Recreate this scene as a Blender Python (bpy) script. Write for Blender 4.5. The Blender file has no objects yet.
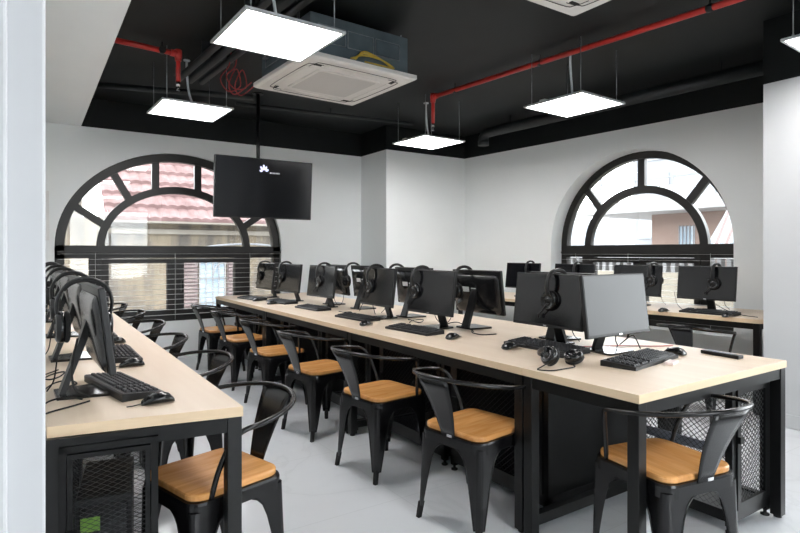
import bpy, bmesh, math, random
from mathutils import Vector, Matrix
random.seed(7)
PI = math.pi
SC = bpy.context.scene
COL = SC.collection
R = math.radians

# ------------------------------------------------------------------ materials
MATS = {}
def mat(name, col, rough=0.5, metal=0.0, spec=0.5, build=None):
    m = bpy.data.materials.new(name); m.use_nodes = True
    nt = m.node_tree; b = nt.nodes['Principled BSDF']
    b.inputs['Base Color'].default_value = (*col, 1)
    b.inputs['Roughness'].default_value = rough
    b.inputs['Metallic'].default_value = metal
    b.inputs['Specular IOR Level'].default_value = spec
    if build: build(nt, b)
    MATS[name] = m
    return m
def N(nt, t, **k):
    n = nt.nodes.new(t)
    for a, v in k.items():
        if a in n.inputs: n.inputs[a].default_value = v
        else: setattr(n, a, v)
    return n
def ramp(nt, src, stops):
    r = nt.nodes.new('ShaderNodeValToRGB')
    e = r.color_ramp.elements
    while len(e) < len(stops): e.new(0.5)
    for i, (p, c) in enumerate(stops):
        e[i].position = p; e[i].color = (*c, 1)
    nt.links.new(src, r.inputs[0]); return r
def coords(nt, scale=(1, 1, 1), rot=(0, 0, 0)):
    tc = nt.nodes.new('ShaderNodeTexCoord'); mp = nt.nodes.new('ShaderNodeMapping')
    mp.inputs['Scale'].default_value = scale; mp.inputs['Rotation'].default_value = rot
    nt.links.new(tc.outputs['Object'], mp.inputs[0]); return mp.outputs[0]
def noisy(c1, c2, scale=(6, 6, 6), bump=0.0, lo=.35, hi=.65):
    def f(nt, b):
        co = coords(nt, scale); n = N(nt, 'ShaderNodeTexNoise', Scale=1.0, Detail=5.0)
        nt.links.new(co, n.inputs['Vector'])
        r = ramp(nt, n.outputs['Fac'], [(lo, c1), (hi, c2)])
        nt.links.new(r.outputs[0], b.inputs['Base Color'])
        if bump:
            bp = N(nt, 'ShaderNodeBump', Strength=bump, Distance=0.01)
            nt.links.new(n.outputs['Fac'], bp.inputs['Height']); nt.links.new(bp.outputs[0], b.inputs['Normal'])
    return f
def M(n): return MATS[n]

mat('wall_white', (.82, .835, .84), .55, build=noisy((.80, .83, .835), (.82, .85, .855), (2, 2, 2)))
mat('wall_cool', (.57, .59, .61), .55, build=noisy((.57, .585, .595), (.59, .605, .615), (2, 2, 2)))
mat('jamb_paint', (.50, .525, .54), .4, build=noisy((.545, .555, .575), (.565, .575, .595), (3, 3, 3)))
mat('black_paint', (.007, .010, .012), .6, spec=.35, build=noisy((.002, .0042, .0048), (.0035, .0058, .0066), (3, 3, 3)))
def marble(nt, b):
    co = coords(nt)
    n0 = N(nt, 'ShaderNodeTexNoise', Scale=1.3, Detail=6.0, Distortion=1.6); nt.links.new(co, n0.inputs['Vector'])
    sub = N(nt, 'ShaderNodeMath', operation='SUBTRACT'); nt.links.new(n0.outputs['Fac'], sub.inputs[0]); sub.inputs[1].default_value = .5
    ab = N(nt, 'ShaderNodeMath', operation='ABSOLUTE'); nt.links.new(sub.outputs[0], ab.inputs[0])
    r = ramp(nt, ab.outputs[0], [(0, (.655, .68, .71)), (.03, (.695, .72, .75)), (.15, (.71, .735, .765))])
    br = N(nt, 'ShaderNodeTexBrick', Scale=1.0); br.offset = 0; br.squash = 1
    br.inputs['Brick Width'].default_value = .8; br.inputs['Row Height'].default_value = .8
    br.inputs['Mortar Size'].default_value = .0022; br.inputs['Mortar Smooth'].default_value = .2
    nt.links.new(co, br.inputs['Vector'])
    mx = N(nt, 'ShaderNodeMix', data_type='RGBA'); nt.links.new(br.outputs['Fac'], mx.inputs[0])
    nt.links.new(r.outputs[0], mx.inputs[6]); mx.inputs[7].default_value = (.61, .635, .66, 1)
    nt.links.new(mx.outputs[2], b.inputs['Base Color'])
mat('marble', (.6, .62, .65), .12, build=marble)
def woodgrain(c1, c2, sc, bands=0):
    def f(nt, b):
        co = coords(nt, sc)
        n = N(nt, 'ShaderNodeTexNoise', Scale=1.0, Detail=6.0, Distortion=.4); nt.links.new(co, n.inputs['Vector'])
        r = ramp(nt, n.outputs['Fac'], [(.3, c1), (.7, c2)])
        out = r.outputs[0]
        if bands:
            co2 = coords(nt, (1, 1, 1)); sp = nt.nodes.new('ShaderNodeSeparateXYZ'); nt.links.new(co2, sp.inputs[0])
            ml = N(nt, 'ShaderNodeMath', operation='MULTIPLY'); nt.links.new(sp.outputs['Y'], ml.inputs[0]); ml.inputs[1].default_value = bands
            fl = N(nt, 'ShaderNodeMath', operation='FLOOR'); nt.links.new(ml.outputs[0], fl.inputs[0])
            wn = nt.nodes.new('ShaderNodeTexWhiteNoise'); wn.noise_dimensions = '1D'; nt.links.new(fl.outputs[0], wn.inputs['W'])
            rr = ramp(nt, wn.outputs['Value'], [(0, (.84, .82, .8)), (1, (1.05, 1.06, 1.08))])
            mx = N(nt, 'ShaderNodeMix', data_type='RGBA', blend_type='MULTIPLY'); mx.inputs[0].default_value = 1
            nt.links.new(out, mx.inputs[6]); nt.links.new(rr.outputs[0], mx.inputs[7]); out = mx.outputs[2]
        nt.links.new(out, b.inputs['Base Color'])
    return f
mat('maple', (.76, .63, .49), .38, build=woodgrain((.74, .595, .455), (.80, .665, .525), (18, 1.2, 18)))
mat('maple_edge', (.72, .55, .36), .4, build=woodgrain((.70, .53, .35), (.76, .59, .40), (4, 4, 40)))
mat('seat_wood', (.62, .30, .09), .22, build=woodgrain((.66, .30, .085), (.80, .42, .16), (5, 45, 45), 16))
mat('black_steel', (.005, .0055, .006), .38, spec=.35, build=noisy((.002, .0023, .0025), (.0035, .0038, .004), (20, 20, 20)))
mat('lit_mesh_steel', (.016, .018, .019), .4, spec=.5, build=noisy((.013, .015, .016), (.02, .022, .023), (20, 20, 20)))  # tone raised above the frame steel to paint in light catching the strips
mat('chair_steel', (.006, .006, .007), .27, spec=.45, build=noisy((.003, .003, .0035), (.005, .005, .0058), (25, 25, 25)))
mat('frame_dark', (.016, .0155, .015), .40, spec=.4, build=noisy((.014, .0135, .013), (.019, .0185, .018), (8, 8, 8)))
mat('plastic_black', (.006, .0065, .0075), .42, spec=.4, build=noisy((.005, .0055, .0065), (.008, .0085, .0095), (30, 30, 30)))
mat('plastic_gloss', (.008, .0085, .0095), .18, spec=.5, build=noisy((.007, .0075, .0085), (.010, .0105, .0115), (10, 10, 10)))
mat('keycap', (.012, .0125, .015), .5, spec=.4, build=noisy((.010, .0105, .013), (.016, .0165, .019), (60, 60, 60)))
mat('cushion', (.009, .009, .0095), .75, build=noisy((.007, .007, .0075), (.012, .012, .0125), (90, 90, 90), .2))
mat('screen', (.006, .0065, .008), .13, spec=.55, build=noisy((.0055, .006, .0075), (.0065, .007, .0085), (5, 5, 5)))
mat('screen_matte', (.020, .021, .024), .34, spec=.45, build=noisy((.019, .02, .023), (.021, .022, .025), (5, 5, 5)))
mat('rubber', (.01, .01, .01), .8, build=noisy((.008, .008, .008), (.013, .013, .013), (40, 40, 40)))
mat('sticker', (.75, .76, .78), .5, build=noisy((.55, .56, .58), (.8, .81, .83), (160, 160, 160)))
mat('green_sticker', (.22, .55, .08), .5, build=noisy((.10, .24, .03), (.17, .33, .05), (60, 60, 60)))
mat('white_paint', (.72, .72, .71), .4, build=noisy((.70, .70, .69), (.74, .74, .73), (6, 6, 6)))
mat('ac_white', (.70, .68, .65), .42, build=noisy((.68, .66, .63), (.72, .70, .67), (4, 4, 4)))
def grille(nt, b):
    co = coords(nt); w = N(nt, 'ShaderNodeTexWave', Scale=18.0); w.bands_direction = 'Y'
    nt.links.new(co, w.inputs['Vector'])
    r = ramp(nt, w.outputs['Fac'], [(.2, (.45, .44, .42)), (.6, (.62, .60, .58))]); nt.links.new(r.outputs[0], b.inputs['Base Color'])
mat('ac_grille', (.5, .48, .46), .5, build=grille)
mat('galvanised', (.08, .115, .14), .5, .3, build=noisy((.10, .135, .155), (.15, .19, .21), (5, 5, 5)))
mat('light_frame', (.62, .64, .66), .35, .3, build=noisy((.6, .62, .64), (.65, .67, .69), (10, 10, 10)))
mat('wire', (.35, .37, .38), .35, .8, build=noisy((.3, .32, .33), (.4, .42, .43), (30, 30, 30)))
mat('conduit', (.42, .45, .47), .5, build=noisy((.62, .65, .67), (.72, .75, .77), (40, 40, 40)))
mat('red_pipe', (.50, .028, .022), .35, build=noisy((.45, .022, .018), (.56, .035, .028), (8, 8, 8)))
mat('red_cable', (.40, .05, .05), .5, build=noisy((.35, .04, .04), (.46, .06, .06), (20, 20, 20)))
mat('yellow_cable', (.55, .38, .05), .5, build=noisy((.5, .34, .04), (.6, .43, .07), (20, 20, 20)))
mat('black_pipe', (.012, .016, .018), .5, build=noisy((.010, .014, .016), (.015, .019, .021), (6, 6, 6)))
mat('slat_white', (.62, .63, .63), .4, build=noisy((.6, .61, .61), (.65, .66, .66), (9, 9, 9)))
mat('grey_sheet', (.30, .32, .37), .35, .3, build=noisy((.28, .30, .35), (.33, .35, .40), (7, 7, 7)))
mat('pink_card', (.85, .62, .58), .6, build=noisy((.86, .72, .69), (.90, .80, .77), (60, 60, 60)))
mat('chrome', (.6, .6, .62), .2, 1.0, build=noisy((.55, .55, .57), (.65, .65, .67), (9, 9, 9)))
# outside
def stucco(nt, b):
    tc = nt.nodes.new('ShaderNodeTexCoord'); mp = nt.nodes.new('ShaderNodeMapping'); mp.inputs['Scale'].default_value = (2.6, 2.6, .55)
    nt.links.new(tc.outputs['Object'], mp.inputs[0])
    n = N(nt, 'ShaderNodeTexNoise', Scale=1.0, Detail=7.0, Roughness=.65); nt.links.new(mp.outputs[0], n.inputs['Vector'])
    r = ramp(nt, n.outputs['Fac'], [(.38, (.050, .044, .040)), (.47, (.095, .080, .064)), (.55, (.145, .118, .084)), (.72, (.175, .146, .108))])
    nt.links.new(r.outputs[0], b.inputs['Base Color'])
mat('stucco', (.75, .6, .42), .9, build=stucco)
mat('stucco_pale', (.72, .66, .56), .9, build=noisy((0.172, 0.151, 0.127), (0.238, 0.217, 0.188), (1.5, 1.5, .8)))
mat('roof_tile', (.60, .30, .26), .8, build=noisy((0.072, 0.036, 0.034), (0.128, 0.076, 0.075), (4, 4, 4)))
mat('shutter', (.50, .36, .33), .7, build=noisy((0.139, 0.102, 0.100), (0.180, 0.141, 0.137), (3, 3, 12)))
mat('out_glass', (.35, .42, .5), .1, build=noisy((.3, .38, .46), (.42, .48, .55), (2, 2, 2)))
mat('pink_render', (.66, .42, .34), .9, build=noisy((0.184, 0.129, 0.108), (0.205, 0.147, 0.125), (1, 1, 1)))
mat('out_white', (.74, .74, .74), .8, build=noisy((0.213, 0.213, 0.217), (0.253, 0.253, 0.253), (1, 1, 1)))
mat('out_grey', (.50, .52, .56), .8, build=noisy((0.135, 0.141, 0.153), (0.172, 0.178, 0.190), (1, 1, 1)))
mat('out_bluegrey', (.55, .60, .66), .8, build=noisy((0.147, 0.168, 0.188), (0.213, 0.225, 0.238), (.6, .6, .9)))
mat('out_cream', (.70, .62, .48), .9, build=noisy((0.197, 0.176, 0.139), (0.238, 0.213, 0.176), (1, 1, 1)))
def stripes(nt, b):
    co = coords(nt); w = N(nt, 'ShaderNodeTexWave', Scale=2.2); w.bands_direction = 'Y'; nt.links.new(co, w.inputs['Vector'])
    r = ramp(nt, w.outputs['Fac'], [(.25, (0.147, 0.090, 0.088)), (.32, (0.246, 0.246, 0.246)), (.62, (0.246, 0.246, 0.246)), (.7, (0.147, 0.160, 0.176))])
    nt.links.new(r.outputs[0], b.inputs['Base Color'])
mat('awning', (.8, .8, .8), .8, build=stripes)
mat('street', (.4, .4, .4), .9, build=noisy((.36, .36, .36), (.46, .46, .46), (.3, .3, .3)))
def emit(name, col, s):
    m = bpy.data.materials.new(name); m.use_nodes = True; nt = m.node_tree
    b = nt.nodes['Principled BSDF']; b.inputs['Base Color'].default_value = (.8, .8, .8, 1)
    b.inputs['Emission Color'].default_value = (*col, 1); b.inputs['Emission Strength'].default_value = s
    MATS[name] = m
LIGHT = 8.5
emit('diffuser', (1.0, .975, .965), LIGHT)
emit('logo_blue', (.40, .45, 1.0), .38)
emit('logo_text', (.03, .05, .16), .05)
def glass():
    m = bpy.data.materials.new('glass'); m.use_nodes = True; nt = m.node_tree
    nt.nodes.remove(nt.nodes['Principled BSDF'])
    t = nt.nodes.new('ShaderNodeBsdfTransparent'); t.inputs[0].default_value = (.96, .97, .97, 1)
    g = nt.nodes.new('ShaderNodeBsdfGlossy'); g.inputs['Roughness'].default_value = .02
    fr = nt.nodes.new('ShaderNodeFresnel'); fr.inputs[0].default_value = 1.45
    mx = nt.nodes.new('ShaderNodeMixShader')
    nt.links.new(fr.outputs[0], mx.inputs[0]); nt.links.new(t.outputs[0], mx.inputs[1]); nt.links.new(g.outputs[0], mx.inputs[2])
    nt.links.new(mx.outputs[0], nt.nodes['Material Output'].inputs[0]); MATS['glass'] = m
glass()

# ------------------------------------------------------------------ mesh helpers
class MB:
    def __init__(s): s.v = []; s.f = []; s.mi = []; s.sm = []
    def add(s, vs, fs, mi=0, smooth=False):
        o = len(s.v); s.v += [tuple(p) for p in vs]
        for f in fs: s.f.append([i + o for i in f]); s.mi.append(mi); s.sm.append(smooth)
        return s
    def box(s, x0, x1, y0, y1, z0, z1, mi=0, mtx=None, bev=0.0, topmi=None):
        if bev:
            bm = bmesh.new(); bmesh.ops.create_cube(bm, size=1)
            for v in bm.verts: v.co = Vector(((x0+x1)/2+v.co.x*(x1-x0), (y0+y1)/2+v.co.y*(y1-y0), (z0+z1)/2+v.co.z*(z1-z0)))
            bmesh.ops.bevel(bm, geom=bm.edges[:], offset=bev, segments=2, affect='EDGES', profile=.5)
            bm.verts.index_update(); bm.normal_update()
            vs = [v.co.copy() for v in bm.verts]
            for f in bm.faces:
                m_ = mi if (topmi is None or f.normal.z < .9) else topmi
                f.material_index = m_
            fs = [[v.index for v in f.verts] for f in bm.faces]; mis = [f.material_index for f in bm.faces]; bm.free()
            if mtx: vs = [mtx @ p for p in vs]
            o = len(s.v); s.v += [tuple(p) for p in vs]
            for f, m_ in zip(fs, mis): s.f.append([i+o for i in f]); s.mi.append(m_); s.sm.append(False)
            return s
        vs = [Vector((x, y, z)) for z in (z0, z1) for y in (y0, y1) for x in (x0, x1)]
        if mtx: vs = [mtx @ p for p in vs]
        fs = [(0, 2, 3, 1), (4, 5, 7, 6), (0, 1, 5, 4), (2, 6, 7, 3), (0, 4, 6, 2), (1, 3, 7, 5)]
        for i, f in enumerate(fs): s.add([], [])
        o = len(s.v); s.v += [tuple(p) for p in vs]
        for i, f in enumerate(fs):
            s.f.append([k+o for k in f]); s.mi.append(topmi if (topmi is not None and i == 1) else mi); s.sm.append(False)
        return s
    def bar(s, p, q, w, h=None, mi=0, up=(0, 0, 1)):
        p = Vector(p); q = Vector(q); h = h or w; d = (q-p).normalized(); u = Vector(up)
        if abs(d.dot(u)) > .98: u = Vector((1, 0, 0))
        a = d.cross(u).normalized(); b = a.cross(d).normalized()
        vs = [c + a*sx*w/2 + b*sz*h/2 for c in (p, q) for sx, sz in ((-1, -1), (1, -1), (1, 1), (-1, 1))]
        return s.add(vs, [(3, 2, 1, 0), (4, 5, 6, 7), (0, 1, 5, 4), (1, 2, 6, 5), (2, 3, 7, 6), (3, 0, 4, 7)], mi)
    def tube(s, pts, r, n=8, mi=0, sx=1.0, up=None):
        pts = [Vector(p) for p in pts]; m = len(pts)
        rs = r if isinstance(r, (list, tuple)) else [r]*m
        prev = None; vs = []
        for i, p in enumerate(pts):
            d = (pts[min(i+1, m-1)] - pts[max(i-1, 0)]).normalized()
            if up is not None: a = Vector(up)
            elif prev is None: a = Vector((0, 0, 1)) if abs(d.z) < .9 else Vector((1, 0, 0))
            else: a = prev
            a = (a - d*a.dot(d)).normalized(); prev = a; b = d.cross(a)
            for k in range(n):
                t = 2*PI*k/n; vs.append(p + a*math.cos(t)*rs[i]*sx + b*math.sin(t)*rs[i])
        fs = [(i*n+k, i*n+(k+1) % n, (i+1)*n+(k+1) % n, (i+1)*n+k) for i in range(m-1) for k in range(n)]
        s.add(vs, fs, mi, True); o = len(s.v) - len(vs)
        s.f += [[o+k for k in range(n)][::-1], [o+(m-1)*n+k for k in range(n)]]; s.mi += [mi, mi]; s.sm += [False, False]
        return s
    def lathe(s, prof, n=16, mi=0, mtx=None, smooth=True):
        vs = []
        for (r, z) in prof:
            for k in range(n):
                p = Vector((r*math.cos(2*PI*k/n), r*math.sin(2*PI*k/n), z)); vs.append(mtx @ p if mtx else p)
        m = len(prof)
        fs = [(i*n+k, i*n+(k+1) % n, (i+1)*n+(k+1) % n, (i+1)*n+k) for i in range(m-1) for k in range(n)]
        s.add(vs, fs, mi, smooth); o = len(s.v)-len(vs)
        s.f += [[o+k for k in range(n)][::-1], [o+(m-1)*n+k for k in range(n)]]; s.mi += [mi, mi]; s.sm += [False, False]
        return s
    def prism(s, poly, z0, z1, mi=0, mtx=None, smooth=False):
        n = len(poly); vs = [Vector((x, y, z)) for z in (z0, z1) for x, y in poly]
        if mtx: vs = [mtx @ p for p in vs]
        return s.add(vs, [tuple(range(n))[::-1], tuple(range(n, 2*n))] + [(i, (i+1) % n, (i+1) % n+n, i+n) for i in range(n)], mi, smooth)
    def loft(s, secs, mi=0, smooth=False, caps=True):
        n = len(secs[0]); m = len(secs); vs = [p for sec in secs for p in sec]
        fs = [(i*n+k, i*n+(k+1) % n, (i+1)*n+(k+1) % n, (i+1)*n+k) for i in range(m-1) for k in range(n)]
        if caps: fs += [tuple(range(n))[::-1], tuple(range((m-1)*n, m*n))]
        return s.add(vs, fs, mi, smooth)
    def build(s, name, mats, parent=None, recalc=True):
        me = bpy.data.meshes.new(name); me.from_pydata(s.v, [], s.f); me.update()
        ms = mats if isinstance(mats, (list, tuple)) else [mats]
        for m_ in ms: me.materials.append(M(m_))
        for p, i, q in zip(me.polygons, s.mi, s.sm): p.material_index = i; p.use_smooth = q
        if recalc:
            bm = bmesh.new(); bm.from_mesh(me); bmesh.ops.recalc_face_normals(bm, faces=bm.faces[:]); bm.to_mesh(me); bm.free()
        o = bpy.data.objects.new(name, me); COL.objects.link(o)
        if parent: o.parent = parent
        return o

def empty(name, loc=(0, 0, 0), rz=0.0):
    o = bpy.data.objects.new(name, None); COL.objects.link(o); o.empty_display_size = .1
    o.location = loc; o.rotation_euler = (0, 0, rz); return o
def tag(o, label, cat, group=None, kind=None):
    o['label'] = label; o['category'] = cat
    if group: o['group'] = group
    if kind: o['kind'] = kind
    return o
def struct(o, label=None):
    o['kind'] = 'structure'
    if label: o['label'] = label
    return o
def copy_tree(o, parent=None):
    c = o.copy(); COL.objects.link(c)
    if parent: c.parent = parent
    for ch in list(o.children): copy_tree(ch, c)
    return c
class Proto:                       # first use takes the prototype itself, later uses copy it with its parts
    def __init__(s, root): s.root = root; s.used = False
    def place(s, loc, rz, label, cat, group):
        o = copy_tree(s.root) if s.used else s.root
        s.used = True; o.location = loc; o.rotation_euler = (0, 0, rz)
        return tag(o, label, cat, group)
def crom(pts, k=5):
    P = [Vector(p) for p in pts]; P = [2*P[0]-P[1]] + P + [2*P[-1]-P[-2]]; out = []
    for i in range(1, len(P)-2):
        a, b, c, d = P[i-1:i+3]
        for j in range(k):
            t = j/k; out.append(.5*((2*b)+(c-a)*t+(2*a-5*b+4*c-d)*t*t+(3*b-a-3*c+d)*t**3))
    out.append(P[-2]); return out
def rrect(hx, hy, r, n=5):
    out = []
    for cx, cy, a0 in ((hx-r, hy-r, 0), (-hx+r, hy-r, 90), (-hx+r, -hy+r, 180), (hx-r, -hy+r, 270)):
        for k in range(n): a = R(a0+90*k/(n-1)); out.append((cx+r*math.cos(a), cy+r*math.sin(a)))
    return out

# ------------------------------------------------------------------ room shell
HT = 2.67; SLAB = 3.0
def plane_map(p0, e, n):           # (s, z, d) -> world; d goes outwards
    return lambda s, z, d: (p0[0]+e[0]*s+n[0]*d, p0[1]+e[1]*s+n[1]*d, z)
def ell(c, zs, a, b, n=40, t0=180, t1=0):
    return [(c+a*math.cos(R(t0+(t1-t0)*k/n)), zs+b*math.sin(R(t0+(t1-t0)*k/n))) for k in range(n+1)]
def arch_wall(name, mp, s0, s1, c, a, b, zb, zs, depth):
    mb = MB()
    def q(sa, sb, za, zc, mi=0): mb.add([mp(sa, za, 0), mp(sb, za, 0), mp(sb, zc, 0), mp(sa, zc, 0)], [(0, 1, 2, 3)], mi)
    q(s0, c-a, 0, HT); q(c+a, s1, 0, HT); q(c-a, c+a, 0, zb); q(s0, s1, HT, SLAB, 1)
    arc = ell(c, zs, a, b)
    for (sa, za), (sb, zc) in zip(arc, arc[1:]):
        mb.add([mp(sa, za, 0), mp(sb, zc, 0), mp(sb, HT, 0), mp(sa, HT, 0)], [(0, 1, 2, 3)])
    loop = [(c-a, zb)] + arc + [(c+a, zb)]
    for i in range(len(loop)):
        p, r_ = loop[i], loop[(i+1) % len(loop)]
        mb.add([mp(*p, 0), mp(*r_, 0), mp(*r_, depth), mp(*p, depth)], [(0, 1, 2, 3)])
    return struct(mb.build(name, ['wall_white', 'black_paint'], recalc=False))
def flat(mb, mp, poly, d0, d1, mi=0):
    n = len(poly)
    mb.add([mp(*p, d) for d in (d0, d1) for p in poly],
           [tuple(range(n)), tuple(range(2*n-1, n-1, -1))] + [(i, (i+1) % n, (i+1) % n+n, i+n) for i in range(n)], mi)
def rect(mb, mp, sa, sb, za, zb, d0, d1): flat(mb, mp, [(sa, za), (sb, za), (sb, zb), (sa, zb)], d0, d1)
def ring(mb, mp, c, zs, a1, b1, a2, b2, d0, d1, n=40):
    o = ell(c, zs, a1, b1, n); i_ = ell(c, zs, a2, b2, n)
    for k in range(n): flat(mb, mp, [o[k], o[k+1], i_[k+1], i_[k]], d0, d1)
def spoke(mb, mp, p, q, w, d0, d1):
    dx, dz = q[0]-p[0], q[1]-p[1]; L = math.hypot(dx, dz); nx, nz = -dz/L*w/2, dx/L*w/2
    flat(mb, mp, [(p[0]+nx, p[1]+nz), (q[0]+nx, q[1]+nz), (q[0]-nx, q[1]-nz), (p[0]-nx, p[1]-nz)], d0, d1)

def window(name, label, mp, c, a, b, zb, zs, d, th, ai, bi, ti, spokes, k, cl=None):
    root = empty(name, mp(c, zb, d)); struct(root, label)
    inv = Matrix.Translation(-Vector(mp(c, zb, d)))
    lp = lambda s, z, dd: tuple(inv @ Vector(mp(s, z, dd)))
    mb = MB(); d0, d1 = d, d+.09
    ring(mb, lp, c, zs, a, b, a-th, b-th, d0, d1)
    ring(mb, lp, c, zs, ai, bi, ai-ti, bi-ti, d0+.012, d1-.012)
    for p, q in spokes: spoke(mb, lp, p, q, .082, d0+.018, d1-.018)
    rect(mb, lp, c-a, c+a, zs-.13, zs+.015, d0, d1)                   # transom
    rect(mb, lp, c-a, c-a+th, zb, zs, d0, d1); rect(mb, lp, c+a-th, c+a, zb, zs, d0, d1)
    rect(mb, lp, c-a, c+a, zb, zb+.075, d0, d1)
    pw = .1*k; cl = cl or c
    for sg in (-1, 1):
        x = cl+sg*.82*k; rect(mb, lp, x-pw, x+pw, zb+.075, zs-.13, d0+.005, d1-.005)
    mb.build('frame', 'frame_dark', root)
    for sg in (-1, 1):                                               # two casement sashes
        sb = MB(); za, zc = zb+.08, zs-.135
        X_ = lambda u: cl+sg*u*k
        for ua, ub, z0_, z1_ in ((.004, .097, za, zc), (.725, .80, za, zc), (.097, .725, za, za+.06), (.097, .725, zc-.055, zc)):
            xa, xb = sorted((X_(ua), X_(ub))); rect(sb, lp, xa, xb, z0_, z1_, d0-.012, d0+.05)
        xa = X_(.03) if sg > 0 else X_(.06)
        so = sb.build('sash', 'frame_dark', root)
        if sg > 0:
            hb = MB(); rect(hb, lp, xa+.03, xa+.055, (za+zc)/2-.07, (za+zc)/2+.07, d0-.045, d0-.012)
            hb.build('handle', 'black_steel', so)
    g = MB(); arc = [(c-a+.02, zb+.02)] + ell(c, zs, a-.02, b-.02) + [(c+a-.02, zb+.02)]
    flat(g, lp, arc, d0+.042, d0+.046); g.build('glass', 'glass', root)
    return root

# far wall with window_1
FW = plane_map((0, 7.1), (1, 0), (0, 1))
arch_wall('wall_far', FW, -.06, 4.02, 1.505, 1.29, 1.13, .445, 1.335, .16)
mir = lambda pts, c: pts + [((2*c-p[0], p[1]), (2*c-q[0], q[1])) for p, q in pts]
sp1 = mir([((1.245, 1.98), (1.245, 2.40)), ((.955, 1.90), (.745, 2.27)), ((.70, 1.585), (.345, 1.83))], 1.49)
window('window_1', 'wide arched dark-framed window in the far wall over the red roof view', FW, 1.505, 1.29, 1.13, .445, 1.335, .05, .095, .885, .735, .085, sp1, 1.0, 1.465)
# jog
mb = MB(); mb.add([(4.02, 7.1, 0), (4.02, 6.41, 0), (4.02, 6.41, HT), (4.02, 7.1, HT), (4.02, 6.41, SLAB), (4.02, 7.1, SLAB),
                   (5.42, 6.41, 0), (5.42, 6.41, HT), (5.42, 6.41, SLAB)], [(0, 1, 2, 3), (1, 6, 7, 2)], 0)
o = len(mb.f); mb.f += [[3, 2, 4, 5], [2, 7, 8, 4]]; mb.mi += [1, 1]; mb.sm += [False, False]
struct(mb.build('wall_corner', ['wall_white', 'black_paint'], recalc=False))
# right wall with window_2
E2 = (.07787, -.99696); N2 = (.99696, .07787); P2 = (5.395, 6.45)
RW = plane_map(P2, E2, N2)
C2 = 2.664
arch_wall('wall_right', RW, 0, 5.2, C2, 1.07, 1.08, .445, 1.345, .36)
sp2 = [((C2, 2.0), (C2, 2.38)), ((C2-.52, 1.80), (C2-.74, 2.08)), ((C2+.52, 1.80), (C2+.74, 2.08))]
window('window_2', 'arched dark-framed window in the right wall beside the white pier', RW, C2, 1.075, 1.085, .445, 1.345, .22, .085, .735, .69, .085, sp2, .83)
# pier at the right, with an unseen side opening added for daylight (fill_window_3)
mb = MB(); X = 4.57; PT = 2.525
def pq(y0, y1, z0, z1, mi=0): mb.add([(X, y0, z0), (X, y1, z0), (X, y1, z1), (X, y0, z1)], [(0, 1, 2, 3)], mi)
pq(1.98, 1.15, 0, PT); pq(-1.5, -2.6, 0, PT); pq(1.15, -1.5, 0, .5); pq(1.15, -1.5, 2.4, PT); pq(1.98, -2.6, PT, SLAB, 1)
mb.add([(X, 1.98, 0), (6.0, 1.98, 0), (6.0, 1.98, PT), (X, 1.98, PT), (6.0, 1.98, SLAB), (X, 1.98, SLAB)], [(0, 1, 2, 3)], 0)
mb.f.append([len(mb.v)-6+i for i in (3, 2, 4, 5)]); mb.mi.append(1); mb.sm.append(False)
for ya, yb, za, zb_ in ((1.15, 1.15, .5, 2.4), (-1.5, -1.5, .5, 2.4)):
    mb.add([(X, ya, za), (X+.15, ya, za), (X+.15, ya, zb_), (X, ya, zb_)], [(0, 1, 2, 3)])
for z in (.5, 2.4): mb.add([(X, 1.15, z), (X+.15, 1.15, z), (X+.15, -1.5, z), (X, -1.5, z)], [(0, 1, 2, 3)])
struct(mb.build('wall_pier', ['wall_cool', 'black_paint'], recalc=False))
w3 = struct(empty('fill_window_3', (X+.1, -.18, .5)), 'added plain side window in the pier wall, out of view, for daylight')
mb = MB()
for y0, y1, z0, z1 in ((-1.33, -1.27, 0, 1.9), (1.27, 1.33, 0, 1.9), (-1.27, 1.27, 0, .06), (-1.27, 1.27, 1.84, 1.9)):
    mb.box(-.03, .03, y0, y1, z0, z1)
mb.build('frame', 'frame_dark', w3)
MB().box(-.003, .003, -1.27, 1.27, .06, 1.84).build('glass', 'glass', w3)
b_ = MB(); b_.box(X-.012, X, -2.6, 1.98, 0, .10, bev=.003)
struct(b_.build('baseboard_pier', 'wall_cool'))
# left side: wall, pier with door jamb, rear wall
mb = MB(); mb.add([(-.06, 1.9, 0), (-.06, 7.1, 0), (-.06, 7.1, HT), (-.06, 1.9, HT)], [(0, 1, 2, 3)])
struct(mb.build('wall_left', 'wall_white', recalc=False))
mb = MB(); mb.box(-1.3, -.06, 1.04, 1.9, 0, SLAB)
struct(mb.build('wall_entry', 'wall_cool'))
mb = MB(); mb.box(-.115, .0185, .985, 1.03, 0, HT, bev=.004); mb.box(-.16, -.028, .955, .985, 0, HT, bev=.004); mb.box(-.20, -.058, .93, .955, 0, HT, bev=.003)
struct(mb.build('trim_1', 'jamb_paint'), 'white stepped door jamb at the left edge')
mb = MB(); RW0, RW1 = .8, 2.8
for xa, xb, za, zb_ in ((-1.3, RW0, 0, SLAB), (RW1, X, 0, SLAB), (RW0, RW1, 0, .5), (RW0, RW1, 2.45, SLAB)):
    mb.add([(xa, -2.6, za), (xb, -2.6, za), (xb, -2.6, zb_), (xa, -2.6, zb_)], [(0, 1, 2, 3)])
mb.add([(-1.3, -2.6, 0), (-1.3, -2.6, SLAB), (-1.3, 1.04, SLAB), (-1.3, 1.04, 0)], [(0, 1, 2, 3)])
struct(mb.build('wall_rear', 'wall_white', recalc=False))
w4 = struct(empty('fill_window_4', ((RW0+RW1)/2, -2.64, .5)), 'added plain window in the rear wall behind the viewer, for daylight')  # unseen opening added to raise the daylight from behind
hw = (RW1-RW0)/2; mb = MB()
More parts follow.
